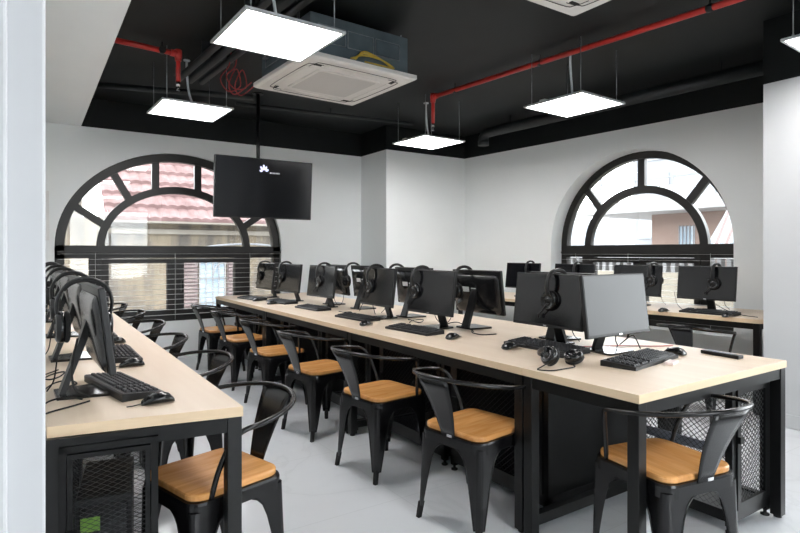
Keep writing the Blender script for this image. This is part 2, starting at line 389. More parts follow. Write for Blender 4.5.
for x0, x1, z0, z1 in ((-hw, -hw+.06, 0, 1.95), (hw-.06, hw, 0, 1.95), (-hw+.06, hw-.06, 0, .06), (-hw+.06, hw-.06, 1.89, 1.95), (-.03, .03, .06, 1.89)):
    mb.box(x0, x1, -.03, .03, z0, z1)
mb.build('frame', 'frame_dark', w4)
MB().box(-hw+.06, hw-.06, -.003, .003, .06, 1.89).build('glass', 'glass', w4)
mb = MB(); mb.box(-1.32, 6.2, -2.62, 7.26, -.12, 0); struct(mb.build('floor', 'marble'))
mb = MB(); mb.box(-1.32, 6.2, -2.62, 7.26, SLAB, SLAB+.12); struct(mb.build('ceiling', 'black_paint'))
mb = MB(); mb.box(-.06, .466, 1.9, 7.1, HT, SLAB-.001); mb.mi[5] = 1
struct(mb.build('trim_2', ['wall_white', 'black_paint']), 'white dropped soffit along the left wall')
mb = MB(); mb.box(-1.3, .466, -2.6, 1.9, HT, SLAB-.001); mb.mi[5] = 1
struct(mb.build('trim_3', ['wall_white', 'black_paint']), 'white dropped soffit over the entry')
mb = MB(); mb.box(-.02, .168, 7.085, 7.099, 1.40, 1.935, bev=.004)
tag(mb.build('wall_panel', 'white_paint'), 'narrow white glossy panel on the far wall left of the arched window', 'panel')

# ------------------------------------------------------------------ outside the windows
def thing(name, label, cat, loc=(0, 0, 0), rz=0, group=None):
    return tag(empty(name, loc, rz), label, cat, group)
ob = thing('house', 'cream stained house with red tiled roof outside the far window', 'building', (2.5, 10.5, -6))
MB().box(-4.5, 4.5, 0, 4, 0, 7.86).build('wall', 'stucco', ob)
rf = MB()
nr, nc = 14, 150
for r_ in range(nr):                                                # stepped courses of rolled tiles
    y0, y1 = -.35+r_*.29, -.35+(r_+1)*.29+.05; z0, z1 = 7.86+r_*.235, 7.86+(r_+1)*.235+.0
    vs = []
    for k in range(nc+1):
        x = -1.5+6.3*k/nc; w = .022*abs(math.sin(k*PI/4))
        vs += [(x, y0, z0+w), (x, y1, z1+w-.03), (x, y0, z0-.05)]
    rf.add(vs, [(k*3, (k+1)*3, (k+1)*3+1, k*3+1) for k in range(nc)] + [(k*3, k*3+2, (k+1)*3+2, (k+1)*3) for k in range(nc)], 0, False)
rf.build('roof', 'roof_tile', ob, recalc=False)
MB().box(-1.6, 4.7, -.34, 0, 7.78, 7.86).box(-1.55, 4.6, -.06, 0, 7.6, 7.68).build('eave', 'stucco_pale', ob)
wi = MB().box(.08, .50, -.03, .01, 5.9, 7.1).build('window_pane', 'out_glass', ob)
g = MB()
for x in (.06, .17, .29, .40, .51): g.bar((x, -.06, 5.88), (x, -.06, 7.12), .022)
for z in (5.9, 6.35, 6.8, 7.1): g.bar((.05, -.06, z), (.52, -.06, z), .022)
g.tube(crom([(.29, -.07, 6.85), (.36, -.07, 7.03), (.52, -.07, 7.1)]), .011)
g.build('window_grille', 'out_white', wi)
for xa, xb in ((-.36, .03), (.56, .98)):
    sh = MB(); sh.box(xa, xb, -.02, .01, 5.85, 7.15)
    for k in range(20): sh.box(xa+.02, xb-.02, -.05, -.02, 5.87+k*.063, 5.905+k*.063)
    sh.build('shutter', 'shutter', ob)
aw = MB(); aw.tube(crom([(-.3, -.35, 7.28), (.3, -.4, 7.40), (1.1, -.4, 7.42), (1.8, -.35, 7.3)]), .018)
aw.build('awning_rail', 'out_grey', ob)
ob = thing('side_building', 'pale cream building with ledge left of the red tiled roof', 'building', (-1.3, 15.6, -6))
b_ = MB(); b_.box(-4, 2.35, 0, 5, 0, 8.7); b_.build('wall', 'stucco_pale', ob)
MB().box(-4.1, 2.45, -.2, 0, 8.7, 8.85).build('ledge', 'out_white', ob)
MB().box(1.1, 2.0, .3, 1.6, 8.7, 9.5).build('rooftop_box', 'stucco_pale', ob)
MB().box(1.3, 1.75, -.03, 0, 6.8, 7.4).build('window_pane', 'out_glass', ob)

ob = thing('pink_house', 'pink rendered house with white flat eave outside the right window', 'building', (12, 5.2, -6))
MB().box(0, 6, -4, 2.36, 0, 8.15).build('wall', 'pink_render', ob)
MB().box(-.9, 7, -4.3, 3.6, 8.15, 8.42, bev=.02).build('roof_slab', 'out_white', ob)
w_ = MB().box(-.02, .02, 1.36, 1.68, 7.3, 7.85).build('window_pane', 'out_glass', ob)
g = MB()
for y in (1.36, 1.44, 1.52, 1.60, 1.68): g.bar((-.05, y, 7.28), (-.05, y, 7.87), .02)
g.build('window_bars', 'out_grey', w_)
g = MB()
for y in (.6, 1.5, 2.4, 3.3): g.bar((-.6, y, 8.42), (-.6, y, 9.9), .045)
for z in (8.9, 9.4): g.bar((-.6, .5, z), (-.6, 3.4, z), .04)
g.build('roof_railing', 'out_grey', ob)
ob = thing('tower', 'grey tower block rising behind the pink house roof', 'building', (19, 11.9, -6))
MB().box(0, 3, -.75, .75, 0, 12.5).build('wall', 'out_grey', ob)
g = MB()
for k in range(9): g.box(-.04, 0, -.6, .6, 4+k*.95, 4.45+k*.95)
g.build('window_band', 'out_bluegrey', ob)
far = [(38, 33.5, 3.2, 9.5, 'out_bluegrey'), (42, 31.2, 1.4, 8.6, 'out_white'), (50, 37.5, 2.2, 10.9, 'out_white'), (34, 25.6, 1.5, 8.8, 'out_bluegrey'), (40, 26.8, 2.2, 9.4, 'out_grey'), (42, 38, 2.5, 11.0, 'out_white')]
lab = ['broad blue-grey block in the hazy skyline at the window left', 'low white block in the hazy skyline', 'tall white block behind the low skyline blocks', 'small blue-grey block beside the pink house', 'grey block in the haze left of the pink house', 'tallest white block at the left end of the skyline']
for (x, y, w, h, m_), l in zip(far, lab):
    ob = thing('distant_building', l, 'building', (x, y, -6), 0, 'distant buildings in the haze')
    MB().box(0, 3, -w, w, 0, h).build('wall', m_, ob)
    MB().box(.4, 1.8, -w*.4, w*.3, h, h+.7).build('roof_room', 'out_white', ob)
    g = MB()
    for k in range(int(h/1.1)-1): g.box(-.04, 0, -w*.85, w*.85, 1+k*1.1, 1.5+k*1.1)
    g.build('window_band', 'out_grey', ob)
ob = thing('balcony', 'cream parapet with white balustrade below the right window view', 'balcony', (9.2, 4.6, -6))
MB().box(0, .3, -3, 8, 0, 6.93).build('wall', 'out_cream', ob)
g = MB(); g.box(-.04, .34, -3, 8, 7.17, 7.24)
for k in range(70): g.box(.08, .22, -2.9+k*.155, -2.83+k*.155, 6.93, 7.17)
g.build('balustrade', 'out_white', ob)
aw = MB(); aw.loft([[(8.4, 4.42, 1.35), (8.4, 3.4, 1.35), (8.4, 3.4, 1.37), (8.4, 4.42, 1.37)], [(9.0, 4.28, 2.15), (9.0, 3.2, 2.15), (9.0, 3.2, 2.17), (9.0, 4.28, 2.17)]])
aw.tube([(8.4, 4.42, -6), (8.4, 4.42, 1.36)], .03, 6); aw.tube([(9.0, 4.28, -6), (9.0, 4.28, 2.16)], .03, 6)
tag(aw.build('awning', 'awning'), 'steep striped awning at the right side of the right window view', 'awning')
mb = MB(); mb.box(-60, 90, -60, 90, -6.3, -6.0); struct(mb.build('ground', 'street'))

# ------------------------------------------------------------------ blinds
def blind(name, label, mp, s0, s1, z0, z1, step, d, cords):
    root = thing(name, label, 'blind', mp((s0+s1)/2, z0, d)); inv = -Vector(mp((s0+s1)/2, z0, d))
    lp = lambda s, z, dd: tuple(Vector(mp(s, z, dd)) + inv)
    mb = MB(); z = z1
    while z > z0:
        rect(mb, lp, s0, s1, z-.001, z+.001, d-.024, d+.024); z -= step
    mb.build('slats', 'slat_white', root)
    mb = MB()
    for s in cords: mb.tube([lp(s, z0-.03, d-.026), lp(s, z1+.01, d-.026)], .0016, 5)
    mb.build('cord', 'slat_white', root)
    mb = MB(); rect(mb, lp, s0, s1, z1+.012, z1+.034, d-.022, d+.022); mb.build('head_rail', 'frame_dark', root)
blind('venetian_blind', 'thin-slatted venetian blind across the lower half of the far window', FW, .24, 2.77, .50, 1.255, .0605, -.03, (.6, 1.44, 2.35))
blind('venetian_blind', 'thin-slatted venetian blind across the lower half of the right window', RW, C2-1.02, C2+1.02, .50, 1.25, .066, .16, (C2-.8, C2-.1, C2+.8))

# ------------------------------------------------------------------ ceiling things
def make_light():
    root = empty('panel_light'); h = .30
    mb = MB()
    for x0, x1, y0, y1 in ((-h, h, -h, -h+.018), (-h, h, h-.018, h), (-h, -h+.018, -h+.018, h-.018), (h-.018, h, -h+.018, h-.018)): mb.box(x0, x1, y0, y1, 0, .014)
    mb.box(-h+.003, h-.003, -h+.003, h-.003, .008, .016); mb.build('frame', 'light_frame', root)
    MB().box(-h+.018, h-.018, -h+.018, h-.018, .002, .0079).build('diffuser', 'diffuser', root)
    for sx in (-1, 1):
        for sy in (-1, 1):
            w = MB(); w.tube([(sx*.25, sy*.25, .014), (sx*.25, sy*.25, SLAB-2.535)], .0034, 6); w.lathe([(.007, .014), (.007, .035), (.003, .045)], 8, mtx=Matrix.Translation((sx*.25, sy*.25, 0)))
            w.build('hanger_wire', 'wire', root)
    c = MB(); c.tube(crom([(-.02, .02, SLAB-2.535), (-.02, .02, .36), (.0, .02, .17), (.06, .05, .05), (.1, .06, .014)]), .010, 8)
    c.lathe([(.03, SLAB-2.545), (.03, SLAB-2.535)], 12, mtx=Matrix.Translation((-.02, .02, 0))); c.build('conduit', 'conduit', root)
    d = MB(); d.box(-.26, -.02, .1, .16, .016, .045, bev=.003); d.build('driver', 'white_paint', root)
    return root
PL = Proto(make_light()); g_ = 'square hanging LED panels'
for x, y, l in ((1.215, 3.16, 'large-looking square panel light hanging nearest, left of the air conditioner'), (1.19, 5.22, 'square panel light hanging in front of the far arched window'),
                (3.83, 5.19, 'square panel light hanging near the white wall corner'), (3.91, 3.19, 'square panel light hanging below the long red pipe'),
                (4.07, 1.25, 'square panel light cut off at the right edge of the photo')):
    PL.place((x, y, 2.535), R(2 if x < 2 else 3), l, 'light', g_)
for x, y, l in ((1.5, .1, 'added square panel light out of view near the entry, for fill'),):  # extra panel out of view, added to lift the light level
    PL.place((x, y, 2.535), 0, l, 'light', g_)

def make_ac(label, loc, rz, cables):
    root = thing('air_conditioner', label, 'air conditioner', loc, rz, 'ceiling air conditioners')
    h = .475
    mb = MB(); mb.prism(rrect(h, h, .012, 3), .012, .04); mb.loft([[Vector((x*.96, y*.96, 0)) for x, y in rrect(h, h, .012, 3)], [Vector((x, y, .012)) for x, y in rrect(h, h, .012, 3)]])
    mb.build('panel', 'ac_white', root)
    MB().prism(rrect(.25, .25, .02, 3), -.006, 0).build('grille', 'ac_grille', root)
    r2 = MB(); o_ = rrect(.275, .275, .03, 3); i_ = rrect(.25, .25, .02, 3); n = len(o_)
    r2.add([(x, y, z) for z in (-.008, 0) for x, y in o_+i_], [(k, (k+1) % n, n+(k+1) % n, n+k) for k in range(n)] + [(k, k+2*n, (k+1) % n+2*n, (k+1) % n) for k in range(n)])
    r2.build('grille_frame', 'ac_white', root)
    for k in range(4):
        a = k*PI/2; m_ = Matrix.Rotation(a, 4, 'Z')
        MB().box(-.26, .26, .33, .375, -.004, .0, mtx=m_).build('flap', 'ac_white', root)
        sl = MB(); 
        pts = [m_ @ Vector(p) for p in crom([(-.36, .28, -.0015), (-.345, .36, -.0015), (-.27, .395, -.0015), (.27, .395, -.0015), (.345, .36, -.0015), (.36, .28, -.0015)])]
        sl.tube(pts, .0022, 5); sl.build('outlet_gap', 'rubber', root)
        MB().box(.29, .35, .33, .35, -.004, .0, mtx=m_).build('vent', 'rubber', root)
    bd = MB(); bd.box(-.42, .42, -.42, .42, .04, .33); bd.build('casing', 'galvanised', root)
    ln = MB()
    for sx, ax in ((1, 0), (1, 1), (-1, 0), (-1, 1)):
        for u0, u1 in ((-.36, -.14), (-.12, .1), (.12, .34)):
            P_ = lambda u, z: (u, sx*.4225, z) if ax == 0 else (sx*.4225, u, z)
            for a, b in (((u0, .14), (u1, .14)), ((u0, .26), (u1, .26)), ((u0, .14), (u0, .26)), ((u1, .14), (u1, .26))): ln.bar(P_(*a), P_(*b), .005)
    ln.build('stamped_lines', 'wire', root)
    if cables:
        for k in range(3):
            c = MB(); c.tube(crom([(-.12+.02*k, -.46, .055), (.0, -.455, .10+.015*k), (.16, -.45, .10), (.27-.02*k, -.45, .06), (.15, -.46, .055), (0, -.46, .055)]), .006, 6); c.build('cable', 'yellow_cable', root)
    br = MB()
    for sx in (-1, 1):
        for sy in (-1, 1): br.tube([(sx*.445, sy*.3, .2), (sx*.445, sy*.3, SLAB-loc[2])], .006, 6); br.box(min(sx*.42, sx*.46), max(sx*.42, sx*.46), sy*.3-.02, sy*.3+.02, .195, .205)
    br.build('hanger_rod', 'wire', root)
make_ac('white square ceiling air conditioner beside the nearest panel light', (2.0, 3.98, 2.6), R(3), True)
make_ac('white square ceiling air conditioner cut off by the top edge', (2.1, 1.63, 2.6), 0, False)

def sprinkler(label, pts, drop, clamp):
    root = thing('sprinkler_pipe', label, 'pipe', (0, 0, 0), 0, 'red fire sprinkler pipes')
    MB().tube(pts, .023, 12).build('pipe', 'red_pipe', root)
    e = Vector(drop[0]); MB().tube([e, drop[1]], .019, 12).build('drop_pipe', 'red_pipe', root)
    el = MB(); el.lathe([(.03, -.035), (.032, 0), (.03, .035)], 12, mtx=Matrix.Translation(e)); el.tube([e-Vector((0, 0, .005)), e-Vector((0, 0, .06))], .027, 12); el.tube([e, e+(Vector(pts[-2])-e).normalized()*.06], .029, 12)
    el.build('elbow', 'red_pipe', root)
    z = Vector(drop[1]); MB().lathe([(.017, -.04), (.017, 0)], 10, mtx=Matrix.Translation(z)).lathe([(.006, -.07), (.006, -.04)], 8, mtx=Matrix.Translation(z)).lathe([(.016, -.075), (.016, -.07)], 10, mtx=Matrix.Translation(z)).build('nozzle', 'chrome', root)
    for c in clamp:
        c = Vector(c); MB().tube([c-Vector((0, 0, .0)), (c.x, c.y, SLAB)], .006, 6).lathe([(.028, -.02), (.028, .02)], 12, mtx=Matrix.Translation(c) @ Matrix.Rotation(PI/2, 4, 'X')).build('clamp', 'black_pipe', root)
sprinkler('long red sprinkler pipe running along the right half of the black ceiling', [(3.95, .8, 2.93), (3.865, 1.845, 2.93), (3.581, 4.772, 2.93)], ((3.581, 4.772, 2.93), (3.581, 4.772, 2.65)), [(3.72, 3.4, 2.93), (3.62, 4.45, 2.93), (3.85, 2.0, 2.93)])
sprinkler('short red sprinkler pipe emerging from the white soffit at left', [(.47, 4.86, 2.93), (1.03, 4.92, 2.93)], ((1.03, 4.92, 2.93), (1.03, 4.92, 2.70)), [(.9, 4.9, 2.93)])
p = MB(); p.tube([(5.24, 1.98, 2.85), (5.02, 5.45, 2.85), (5.012, 5.53, 2.84), (5.01, 5.56, 2.80), (5.01, 5.565, 2.72)], .064, 16); p.lathe([(.073, -.03), (.073, .03)], 14, mtx=Matrix.Translation((5.01, 5.565, 2.72)))
for y in (2.6, 3.9, 5.1): p.tube([(5.24-(y-1.98)*.0634, y, 2.85), (5.24-(y-1.98)*.0634, y, SLAB)], .006, 6)
tag(p.build('drain_pipe', 'black_pipe'), 'black drain pipe with a downturned end above the right window', 'pipe')
for i, (x0, x1, r_, l) in enumerate(((1.16, 1.245, .03, 'leftmost'), (1.255, 1.34, .035, 'middle'), (1.36, 1.44, .028, 'rightmost'))):
    t = MB(); t.tube([(x0-.02, 5.4, 2.87), (x1+.08, 2.2, 2.87)], r_, 12)
    for y in (2.6, 3.6, 4.7): t.box(x0+.04-r_-.005, x0+.04+r_+.005, y-.015, y+.015, 2.87, SLAB)
    tag(t.build('black_conduit', 'black_pipe'), l+' of three black pipes crossing the ceiling above the nearest panel light', 'pipe', 'black ceiling pipes')
t = MB(); t.tube([(.466, 6.02, 2.86), (1.9, 5.6, 2.86)], .03, 12); t.bar((1.2, 5.8, 2.86), (1.2, 5.8, SLAB), .02)
tag(t.build('cross_pipe', 'black_pipe'), 'dark grey pipe crossing the ceiling behind the far-left panel light', 'pipe')
t = MB(); t.tube([(1.9, 6.2, 2.93), (4.1, 5.9, 2.93)], .022, 10); t.bar((3, 6.05, 2.93), (3, 6.05, SLAB), .015); tag(t.build('cross_conduit', 'black_pipe'), 'thin black conduit crossing the ceiling behind the air conditioner', 'pipe')
t = MB()
for k, (a, b) in enumerate(((0, 0), (.05, .03))):
    t.tube(crom([(1.39+a, 4.63, 3.0), (1.37+a, 4.63, 2.82), (1.30+a, 4.64, 2.70+b), (1.36+a, 4.62, 2.60+b), (1.46+a, 4.62, 2.66), (1.43+a, 4.63, 2.80), (1.37+a, 4.64, 2.66), (1.42+a, 4.63, 2.585), (1.55+a, 4.6, 2.70)]), .005, 6)
tag(t.build('loose_cables', 'red_cable'), 'tangle of red cables hanging beside the far-left panel light', 'cable')

# TV
tv = thing('television', 'wall-sized black flat screen television hung from a ceiling pole before the far window', 'television', (2.105, 5.8, 1.955))
T = Matrix.Rotation(R(4), 4, 'X')
MB().box(-.54, .54, .0, .045, -.32, .32, mtx=T, bev=.006).build('housing', 'plastic_black', tv)
MB().box(-.53, .53, -.003, 0, -.305, .312, mtx=T).build('display', 'screen', tv)
MB().box(-.3, .3, .045, .075, -.22, .18, mtx=T, bev=.01).build('back_cover', 'plastic_black', tv)
mb = MB(); mb.tube([(-.04, .12, -.1), (-.04, .12, SLAB-1.955)], .02, 12); mb.box(-.2, .12, .075, .13, -.12, .12); mb.lathe([(.06, SLAB-1.963), (.06, SLAB-1.955)], 14, mtx=Matrix.Translation((-.04, .12, 0))); mb.build('ceiling_mount', 'black_steel', tv)
lg = MB(); c0 = Vector((-.02, -.0045, .178))
for k, a in enumerate((165, 128, 96, 66, 30)):
    d = Vector((math.cos(R(a)), 0, math.sin(R(a)))); s_ = Vector((-d.z, 0, d.x)); r0, r1 = .018, (.048, .066, .072, .062, .050)[k]
    lg.add([T @ (c0+d*r0-s_*.003), T @ (c0+d*(r0+r1)/2-s_*.012), T @ (c0+d*r1-s_*.008), T @ (c0+d*(r1+.007)), T @ (c0+d*r1+s_*.008), T @ (c0+d*(r0+r1)/2+s_*.012), T @ (c0+d*r0+s_*.003)], [(0, 1, 2, 3, 4, 5, 6)])
lg.build('logo', 'logo_blue', tv)
lt = MB()
for k in range(7): lt.add([T @ Vector((.045+k*.016+dx, -.0045, .165+dz)) for dx, dz in ((0, 0), (.010, 0), (.010, .014), (0, .014))], [(0, 1, 2, 3)])
lt.build('logo_lettering', 'logo_text', tv)

# ------------------------------------------------------------------ desks
TZ = .75; TT = .033
def desk(label, poly_x, poly_y, group, legs, rails, rounded=None, skew=None, m_=None):
    x0, x1 = poly_x; y0, y1 = poly_y
    root = thing('office_desk', label, 'desk', (x0, y0, 0), 0, group)
    if m_: root.rotation_euler = (0, 0, m_)
    w, d = x1-x0, y1-y0
    t = MB()
    if rounded:
        pl = [(w, 0), (w, d), (0, d), (0, rounded)] + [(rounded*(1-math.cos(R(a))), rounded*(1-math.sin(R(a)))) for a in (15, 30, 45, 60, 75, 90)]
        t.prism(pl, TZ-TT, TZ, 1); t.mi[1] = 0
    elif skew:
        pl = [(skew[0], skew[1]), (w, 0), (w, d), (0, d)]
        t.prism(pl, TZ-TT, TZ, 1); t.mi[1] = 0
    else: t.box(0, w, 0, d, TZ-TT, TZ, 1, bev=.0015, topmi=0)
    t.build('tabletop', ['maple', 'maple_edge'], root)
    for lx, ly in legs:
        MB().box(lx-.024, lx+.024, ly-.024, ly+.024, .012, TZ-TT, bev=.002).lathe([(.018, 0), (.018, .012)], 10, mtx=Matrix.Translation((lx, ly, 0))).build('leg', 'black_steel', root)
    for a, b, z in rails: MB().bar((*a, z), (*b, z), .04, .048).build('frame_rail', 'black_steel', root)
    return root
def std(w, d, i=.028):
    L = [(i, i), (w-i, i), (i, d-i), (w-i, d-i)]; z = TZ-TT-.026
    rr = [((i, i), (w-i, i), z), ((i, d-i), (w-i, d-i), z), ((i, i), (i, d-i), z), ((w-i, i), (w-i, d-i), z), ((i, d-i), (w-i, d-i), .075)]
    return L, rr
X0, X1 = 1.836, 3.02
gC = 'desks of the long central table'
L, rr = std(X1-X0, .575); desk('maple-topped end desk at the near end of the long central table', (X0, X1), (1.206, 1.781), gC, L, rr)
w = X1-X0
for k, nm in enumerate(('first maple-topped double desk behind the near end desk of the central row', 'middle maple-topped double desk of the central row', 'farthest maple-topped double desk of the central row, by the far window')):
    ya = 1.783+k*1.661; L, rr = std(w, 1.659); desk(nm, (X0, X1), (ya, ya+1.659), gC, L, rr)
gL = 'desks along the left wall'
ll = [(.035, .10), (.557, .030), (.035, 1.72), (.555, 1.72)]; z = TZ-TT-.026
rr = [(ll[0], ll[1], z), (ll[2], ll[3], z), (ll[0], ll[2], z), (ll[1], ll[3], z), (ll[0], ll[1], .075)]
desk('narrow maple-topped desk at the near end along the left wall', (.012, .595), (1.853, 3.613), gL, ll, rr, skew=(.028, .098))
for k, nm in enumerate(('second narrow maple-topped desk along the left wall', 'farthest narrow maple-topped desk along the left wall, under the far window')):
    ya = 3.615+k*1.735; L, rr = std(.583, 1.733); desk(nm, (.012, .595), (ya, ya+1.733), gL, L, rr)
gB = 'desks under the right window'
L = [(.05, .06), (.80, .06), (.03, 2.05), (.80, 2.05)]; z = TZ-TT-.026
rr = [((.05, .06), (.8, .06), z), ((.05, .06), (.03, 2.05), z), ((.8, .06), (.8, 2.05), z), ((.03, 2.05), (.8, 2.05), z)]
desk('maple-topped desk with a rounded corner next to the white pier', (4.69, 5.52), (2.03, 4.11), gB, L, rr, rounded=.07, m_=R(4.6))
desk('maple-topped desk under the far half of the right window', (4.523, 5.353), (4.105, 6.185), gB, L, rr, m_=R(4.6))

# ------------------------------------------------------------------ lockers
def mesh_panel(w, h, cw=.028, ch=.0135, t=.0016):
    mb = MB(); s = ch/cw
    def line(sg, c):
        xs = [0, w]; 
        pts = []
        for x in (0, w):
            z = sg*s*x+c
            if 0 <= z <= h: pts.append((x, z))
        for z in (0, h):
            x = (z-c)/(sg*s)
            if 0 < x < w: pts.append((x, z))
        pts.sort()
        if len(pts) >= 2 and math.hypot(pts[0][0]-pts[-1][0], pts[0][1]-pts[-1][1]) > .003:
            mb.bar((pts[0][0], 0, pts[0][1]), (pts[-1][0], 0, pts[-1][1]), t*.7, t, up=(0, 1, 0))
    c = -s*w
    while c < h+s*w:
        if c < h: line(1, c)
        if c > 0: line(-1, c)
        c += ch
    return mb
def xf(mb, m_):
    mb.v = [tuple(m_ @ Vector(p)) for p in mb.v]; return mb
def locker(label, loc, w, d, h, group, open_sides=True, door='-y', cell=(.028, .0135), th=.0016, rz=0, b=.032, e=.03):
    """front faces local -y; x 0..w, y 0..d"""
    root = thing('mesh_locker', label, 'locker', loc, rz, group)
    f = MB()
    for x in (b/2, w-b/2):
        for y in (b/2, d-b/2): f.box(x-b/2, x+b/2, y-b/2, y+b/2, .03, h)
    for z in (.075, h-b/2):
        for y in (b/2, d-b/2): f.bar((0, y, z), (w, y, z), b, b if z > .1 else .05)
        for x in (b/2, w-b/2): f.bar((x, 0, z), (x, d, z), b, b if z > .1 else .05)
    f.box(b, w-b, b, d-b, .085, .09)
    f.build('frame', 'black_steel', root)
    for x in (b/2, w-b/2):
        for y in (b/2, d-b/2): MB().lathe([(.02, 0), (.02, .008), (.008, .012), (.008, .03)], 10, mtx=Matrix.Translation((x, y, 0))).build('foot', 'black_steel', root)
    dw, dh = w-2*b-.006, h-.10-b-.006
    do = MB(); zb_ = .103
    for r_ in ((b+.003, b+.003+e, zb_, zb_+dh), (w-b-.003-e, w-b-.003, zb_, zb_+dh)): do.box(r_[0], r_[1], -.008, .012, r_[2], r_[3])
    for r_ in ((zb_, zb_+e), (zb_+dh-e, zb_+dh)): do.box(b+.003+e, w-b-.003-e, -.008, .012, r_[0], r_[1])
    dr = do.build('door', 'black_steel', root)
    xf(mesh_panel(dw-2*e, dh-2*e, *cell, th), Matrix.Translation((b+.003+e, .002, zb_+e))).build('mesh', 'lit_mesh_steel', dr)
    la = MB(); la.box(b+.002, b+.03, -.02, -.008, zb_+dh*.55, zb_+dh*.55+.03); la.tube([(b+.028+.012*math.cos(R(a)), -.016, zb_+dh*.55+.015+.012*math.sin(R(a))) for a in range(0, 361, 30)], .003, 6); la.build('latch', 'black_steel', dr)
    if open_sides:
        for nm, m_, ww in (('side_mesh', Matrix.Translation((b/2, b, .1)) @ Matrix.Rotation(PI/2, 4, 'Z'), d-2*b), ('side_mesh', Matrix.Translation((w-b/2, b, .1)) @ Matrix.Rotation(PI/2, 4, 'Z'), d-2*b), ('back_mesh', Matrix.Translation((b, d-b/2, .1)), w-2*b)):
            xf(mesh_panel(ww, h-.1-b, *cell, th), m_).build(nm, 'lit_mesh_steel', root)
    else:
        s_ = MB(); s_.box(.002, .006, b, d, .1, h-.01); s_.box(w-.006, w-.002, b, d, .1, h-.01); s_.box(0, w, d-.006, d-.002, .1, h-.01); s_.box(b, w-b, b, d-b, h-.012, h-.008); s_.build('sheet_panel', 'black_steel', root)
    return root
gK = 'black mesh computer lockers under the desks'
lk = locker('open mesh locker under the right side of the near end desk', (2.62, 1.262, 0), .36, .47, .69, gK, True, cell=(.030, .026), th=.0024)
MB().box(.035, .040, .03, .44, .33, .375).build('side_rail', 'grey_sheet', lk)
ck = MB(); ck.tube(crom([(.1, .3, .66), (.02, .28, .6), (-.01, .25, .5), (.08, .3, .45)]), .004, 6); ck.build('cable', 'rubber', lk)
lk = locker('mesh locker with a green sticker inside under the near left desk', (.068, 1.925, 0), .27, .48, .69, gK, True, cell=(.030, .0145), rz=R(-9), b=.02, e=.014)
pc = thing('computer_tower', 'black computer tower with a green sticker inside the near left locker', 'computer', (.115, 2.01, .0905), R(-9))
MB().box(0, .16, 0, .36, 0, .40, bev=.004).build('case', 'plastic_black', pc)
MB().box(.012, .148, -.008, 0, .02, .38, bev=.003).build('front_panel', 'plastic_gloss', pc)
MB().box(.015, .07, -.0095, -.008, .30, .345).build('sticker', 'green_sticker', pc)
MB().box(.03, .13, -.0095, -.008, .36, .372).build('disc_drive', 'black_steel', pc)
od = ('nearest', 'second', 'third', 'fourth', 'fifth', 'farthest')
for k, yc in enumerate((2.19, 2.99, 3.85, 4.66, 5.51, 6.31)):
    lk = locker('%s dark mesh locker from the near end beneath the central table, left side' % od[k], (2.05, yc+.37, 0), .74, .72, .69, gK, False, cell=(.034, .03), th=.0022, rz=-PI/2)
    if k in (4,):
        MB().box(.2, .26, -.010, -.0085, .50, .56).build('sticker', 'sticker', lk)

